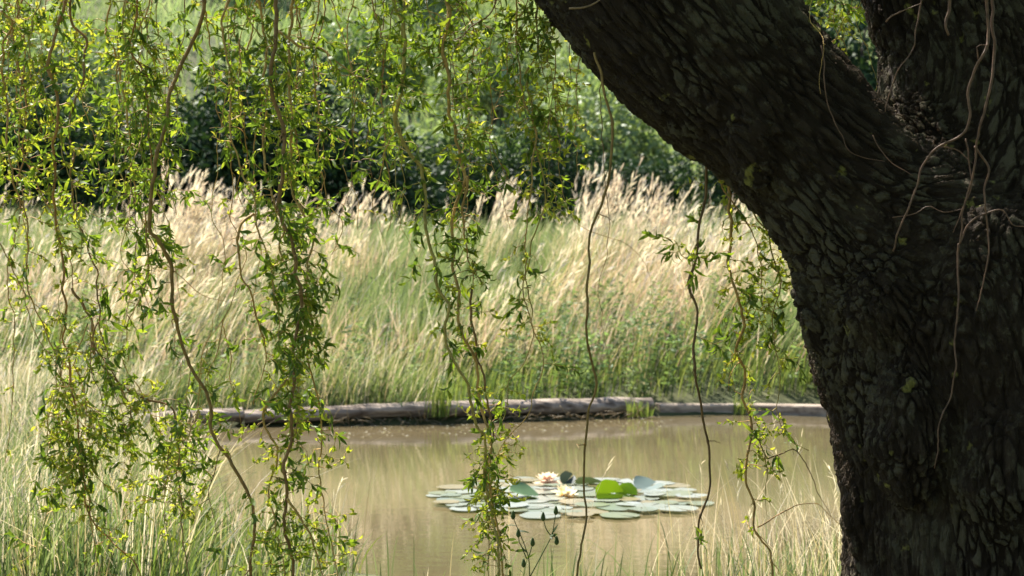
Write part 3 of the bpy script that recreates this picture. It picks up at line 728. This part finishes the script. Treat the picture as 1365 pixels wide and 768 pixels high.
S([(525,0),(537,40),(537,100),(530,165),(545,200),(565,225),(567,280),(572,325),(582,384),(600,409),(595,454),(610,494),(627,524),(640,570),(650,584),(645,634),(655,684),(662,734),(665,800)], 5.2, 7, endr=.7)
S([(595,0),(592,65),(600,130),(610,200),(620,240),(605,280),(602,340),(610,384),(612,424),(635,479),(640,529),(655,590),(650,650),(668,720),(672,800)], 5.3, 7, endr=.6)
S([(568,0),(582,35),(582,65)], 5.3, 4)
S([(658,-2),(625,35),(592,56),(560,66)], 5.3, 5)
S([(630,384),(635,445),(645,510),(655,550),(660,584),(648,630),(646,690),(655,768)], 5.3, 4.5, hang=False)
S([(620,235),(622,300),(628,350),(630,384)], 5.3, 4.5, hang=False)
S([(715,0),(715,25),(720,65),(702,105),(710,150),(722,225),(725,270),(710,310),(705,384),(709,424),(702,484),(680,509),(677,544),(660,572)], 5.4, 4.5)
S([(690,0),(692,100),(708,160),(712,220),(705,300),(700,384),(722,459),(722,494),(707,524),(700,554),(670,599),(662,644),(658,700)], 5.3, 4)
S([(700,-5),(690,25),(680,60),(672,110),(655,175),(670,220),(690,250)], 5.4, 3)
S([(790,70),(799,100),(805,128),(817,175),(812,230),(802,270),(787,310),(787,350),(782,384),(780,429),(787,474),(795,519),(785,559),(782,609),(780,664),(782,704),(775,744),(768,800)], 5.05, 4.6, wig=.003, leaf=0, hang=False, cmul=.55, endr=.9)
S([(792,80),(800,120),(805,190),(808,270),(810,325),(800,384),(802,420),(808,474),(822,519)], 5.3, 1.8, leaf=.1, hang=False)
S([(740,60),(742,170),(750,240),(765,290),(790,310),(835,325),(860,360),(875,420)], 5.5, 1.8, leaf=.4, hang=False)
S([(942,205),(945,230),(940,270),(932,320),(920,370),(920,384),(930,414),(925,479),(935,544),(947,594),(947,654),(932,694),(930,735),(935,760)], 5.1, 5, wig=.003, leaf=.4, hang=False, cmul=.7, endr=.8)
S([(932,320),(915,345),(900,322),(885,318)], 5.1, 2.5, leaf=1.5, hang=False, small=0)
S([(962,225),(970,250),(972,280),(980,300),(975,340),(982,384),(990,429),(982,464),(1000,494),(995,534),(1002,564),(990,634),(1005,674),(1010,704),(1025,739),(1035,790)], 5.15, 5.5, leaf=1.2, hang=False, endr=.7)
S([(1010,704),(1050,679),(1085,671),(1100,684),(1118,700)], 5.15, 2.4, leaf=.1, hang=False)
S([(1000,566),(1008,585),(1020,610),(1045,604),(1060,599),(1075,624),(1095,654),(1110,690)], 5.15, 2.6, leaf=.4, hang=False)
S([(1020,600),(1023,640),(1020,690)], 5.15, 2.2, leaf=1, hang=False)
S([(1000,280),(1020,310),(1027,335),(1040,384),(1030,434),(1035,484),(1040,554),(1052,584),(1075,600)], 5.2, 3, hang=False)
S([(950,225),(975,270),(1000,320),(1010,370),(1018,420)], 5.25, 3, hang=False, leaf=1.2)
S([(531,168),(512,205),(502,250),(503,290),(522,342)], 5.2, 1.8, leaf=.05, hang=False)
S([(533,180),(528,220),(533,290),(550,330),(563,375)], 5.2, 1.8, leaf=.05, hang=False)
S([(190,280),(205,330),(245,375),(270,395),(298,402)], 5.4, 2.4, leaf=.5, hang=False, small=0)
S([(1085,0),(1092,45),(1094,90),(1093,125)], 4.75, 2.2, leaf=0, hang=True, cmul=1.2)
S([(1150,-10),(1140,30),(1152,70),(1165,110),(1160,140)], 5.9, 3, leaf=1, hang=True)
S([(1120,-10),(1112,30),(1130,80),(1150,112)], 6.0, 3, leaf=1.6, hang=True)
S([(1135,-10),(1130,20),(1120,45),(1105,70)], 5.8, 2.4, leaf=1.8)
S([(1100,-10),(1106,22),(1122,48)], 6.1, 2.2, leaf=1.8)
S([(-25,290),(0,330),(20,365),(45,425),(75,480),(105,520),(130,560)], 4.8, 2.4, leaf=.7, hang=False)
# more fine strands in the dense zones
for k in range(46):
    x0 = random.choice([random.uniform(-20,230), random.uniform(150,330), random.uniform(330,460), random.uniform(470,760)])
    Y = random.uniform(4.9, 6.6); y1 = random.choice([150,240,330]) if x0 > 470 else random.choice([200,330,450,620])
    pts = []; x = x0; y = -5
    while y < y1: pts.append((x,y)); y += random.uniform(35,65); x += random.gauss(0,11)
    if len(pts) > 2: S(pts, Y, random.uniform(2.2,4.2), leaf=.6, seed=500+k)
# low leafy sprays near the bottom left
cand = np.concatenate(ALLP); cx, cy = px_of(cand); cand = np.c_[cx, cy, cand[:,1]][(cx > 20)&(cx < 320)&(cy > 420)&(cy < 600)]
for k in range(20):
    x0, y0, Y0 = cand[random.randrange(len(cand))]; dx = random.gauss(0,13)
    S([(x0+dx*q+random.gauss(0,5)*(q>0), y0+q*38) for q in range(5)], Y0, 2, leaf=1.1, seed=800+k, hang=False)
# dead pale twigs on the front of the trunk
def dead(pts, Y, r, c=(.19,.11,.075)):
    r *= .68
    pts = [(a,b) for a,b in pts]; P = resample(catmull(np.array([at(a,b,Y) for a,b in pts]), 8), .01)
    s = np.arange(len(P))*.01; ph = random.uniform(0,40)
    P[:,0] += .006*(fbm(s*18+ph,2.)-.5)*2; P[:,1] += .03*(fbm(s*7+ph,5.)-.5)*2
    mb = MB(); tube(mb, P-TB, r*Y/F*.5*np.linspace(1.1,.5,len(P)), 7, np.array(c)); mb.build('twig', M_twig, willow)
for pts, Y, r in [([(1316,-150),(1317,0),(1320,50),(1300,90),(1290,130),(1287,175),(1255,195),(1230,220),(1222,250),(1205,290),(1190,335)],4.62,7),
    ([(1328,-150),(1325,0),(1325,75),(1312,140),(1300,185),(1300,220),(1285,280),(1280,325)],4.64,7),
    ([(1300,195),(1320,225),(1312,260),(1320,320),(1310,384),(1302,415)],4.64,4.5),
    ([(1280,325),(1292,300),(1310,287),(1335,280),(1350,300),(1370,302)],4.64,4),
    ([(1255,195),(1275,200),(1295,218)],4.62,3),
    ([(1230,-60),(1228,0),(1215,65),(1195,95),(1180,150)],4.75,3.4),
    ([(1180,30),(1190,20),(1228,5)],4.75,3),
    ([(1280,325),(1278,384),(1272,459),(1270,524),(1252,559),(1245,624)],4.66,4.2),
    ([(1267,-60),(1267,0),(1260,30),(1265,47)],4.6,9),
    ([(1190,290),(1220,285),(1240,275),(1258,283),(1285,278)],4.68,2.6),
    ([(1285,185),(1292,250),(1270,310)],4.66,3),
    ([(1095,60),(1105,140),(1122,180),(1128,200),(1150,210),(1180,215)],4.82,2.6),
    ([(1165,180),(1185,215),(1215,235)],4.8,2.2),
    ([(1305,80),(1302,62),(1318,60)],4.62,3)]:
    dead(pts, Y, r)
dead([(758,12),(780,10),(800,0),(812,-20)], 4.72, 4, (.3,.2,.12))
# ---- overhead branches that carry the strands
def branch(P, r0, r1):
    P = resample(catmull(np.array(P,float), 8), .05); s = np.arange(len(P))*.05
    for ax in (1,2): P[:,ax] += .05*(fbm(s*2.5+ax*5+r0*90, 3.)-.5)
    mb = MB(); tube(mb, P-TB, np.linspace(r0,r1,len(P)), 10, np.array([.12,.085,.055])); mb.build('branch', M_twig, willow)
lc = chains[1][:,:3]; rc = chains[2][:,:3]
for (yy, i0) in ((5.0,62),(5.25,66),(5.5,70),(6.2,74)):
    st = lc[min(i0,len(lc)-1)]
    branch([st, (st[0]-.35, yy, 2.98)]+[(x, yy+.03*math.sin(3*x), zbr(x)) for x in np.linspace(min(st[0]-.6,.0), -2.1, 6)], .035, .012)
branch([rc[60], (.9,5.3,3.1), (1.2,5.8,3.0), (1.3,6.0,2.95)], .04, .012)
for st, en in ((lc[-20],(-1.2,4.0,4.6)),(lc[-6],(-1.5,7,4.8)),(rc[-20],(2.6,4.2,4.9)),(rc[-30],(1.4,3.0,4.2)),(rc[-5],(1.8,6.8,5.2)),(rc[-12],(3.4,5.6,4.6)),(lc[-30],(.2,3.2,4.0))):
    st = np.array(st); en = np.array(en); branch([st, st*.6+en*.4+[0,0,.2], en], .06, .015)
# ---- crown overhead, out of the picture, that shades the trunk
n = 46000
o = np.c_[R.uniform(-1.6,4.4,n), R.uniform(2.0,8.8,n), R.uniform(3.05,5.6,n)]
cl = fbm(o[:,0]*1.5, o[:,1]*1.5, o[:,2]*1.5)
th = .40+.25*np.clip((-.55-o[:,0])/.8, 0, 1)
o = o[(cl > th)]
n = 230000; u = unit(R.normal(0,1,(n,3))); u[:,2] = np.abs(u[:,2]); rr = R.uniform(5.2,6.6,n)  # unseen leaf shell around the camera, added to darken the trunk
q = np.array([1.2,3.6,.3])+u*rr[:,None]*np.array([1.1,1,.95])
pxx = q[:,0]/np.maximum(q[:,1],.01); inview = (q[:,1] > .3)&(np.abs(pxx) < .42)&(q[:,2] < 1.9+.22*q[:,1])
open_ = (q[:,1] > 3.2)&(q[:,0] < .2)
q = q[~inview & ~open_ & (q[:,2] > .35) & ((q[:,0] > -2.5)|(q[:,1] < 2))]
o = np.concatenate([o, q])
mb = MB(); n = len(o); leaf_batch(mb, o-TB, R.normal(0,1,(n,3))-[0,0,.5], R.uniform(.07,.12,n), R.uniform(.010,.016,n), LEAFP[R.integers(0,len(LEAFP),n)], 1.5, .6, 4)
mb.build('crown', M_leaf, willow)
# ================= budding wild plant in the near foreground
wp = empty('wild_plant', at(706, 900, 6.6)); tag(wp, 'dark budding wildflower standing on the near bank beneath the lily pads', 'wild plant')
b0 = np.array(wp.location); mb = MB(); lf = MB()
def stemc(pts, r=.0022):
    P = catmull(np.array([at(a,b,6.6) for a,b in pts])-b0, 6); tube(mb, P, np.linspace(r,r*.6,len(P)), 6, np.array([.5,.5,.5])); return P
ends = []
for pts in ([(706,900),(706,768),(702,735),(688,700),(684,688)],[(707,768),(722,740),(735,715),(738,702),(741,682)],[(702,745),(695,728),(692,722),(691,712)],[(704,745),(708,732),(710,724)],[(735,715),(728,705),(724,690)],[(736,710),(740,716),(742,722)]):
    P = stemc(pts); ends.append(P[-1])
for q in ends+[np.array(at(698,752,6.6))-b0]:
    m = MB(); t = np.linspace(0,1,7); tube(m, np.array([q+[0,0,.032*k-.012] for k in t]), .0085*np.array([.3,.85,1,.9,.7,.5,.2]), 8); m.build('bud', M_green, wp)
o_ = np.array([at(684+random.uniform(-4,22),705+random.uniform(-12,55),6.6)-b0 for _ in range(9)]+[at(735+random.uniform(-8,8),712,6.6)-b0 for _ in range(6)])
for q in o_:
    lf = MB(); leaf_batch(lf, q[None], R.normal(0,1,(1,3))*[1,.6,.3], np.array([.045]), np.array([.006]), np.array([[.06,.09,.03]]), .6, .3, 5); lf.build('leaf', M_leaf, wp)
mb.build('stem', M_green, wp); 
# ================= light, sky, camera
sc = bpy.context.scene
w = bpy.data.worlds.new('World'); sc.world = w; w.use_nodes = True; nt = w.node_tree
sd = Vector((-.28, .52, .80)).normalized()
sky = nt.nodes.new('ShaderNodeTexSky'); sky.sky_type = 'NISHITA'; sky.sun_disc = False
sky.sun_elevation = math.asin(sd.z); sky.sun_rotation = math.atan2(sd.x, sd.y)
bg = nt.nodes['Background']; bg.inputs[1].default_value = .09; nt.links.new(sky.outputs[0], bg.inputs[0])
sl = bpy.data.lights.new('sun', 'SUN'); sl.energy = 5.0; sl.angle = math.radians(.53); sl.color = (1,.95,.86)
so_ = bpy.data.objects.new('sun', sl); col.objects.link(so_); so_.rotation_euler = sd.to_track_quat('Z','Y').to_euler(); so_.location = (-5,10,20)
cam = bpy.data.cameras.new('camera'); co = bpy.data.objects.new('camera', cam); col.objects.link(co)
co.location = (0,0,CZ); co.rotation_euler = (math.pi/2-PITCH,0,0)
cam.sensor_width = 36; cam.lens = F/1365*36; cam.clip_end = 2000; cam.clip_start = .05
cam.dof.use_dof = True; cam.dof.focus_distance = 5.4; cam.dof.aperture_fstop = 7.5
sc.camera = co
sc.view_settings.view_transform = 'Standard'; sc.view_settings.look = 'None'; sc.view_settings.exposure = 1.5; sc.view_settings.gamma = 1
sc.render.engine = 'CYCLES'
sc.cycles.use_denoising = True; sc.cycles.max_bounces = 8; sc.cycles.transparent_max_bounces = 4
sc.cycles.sample_clamp_indirect = 6
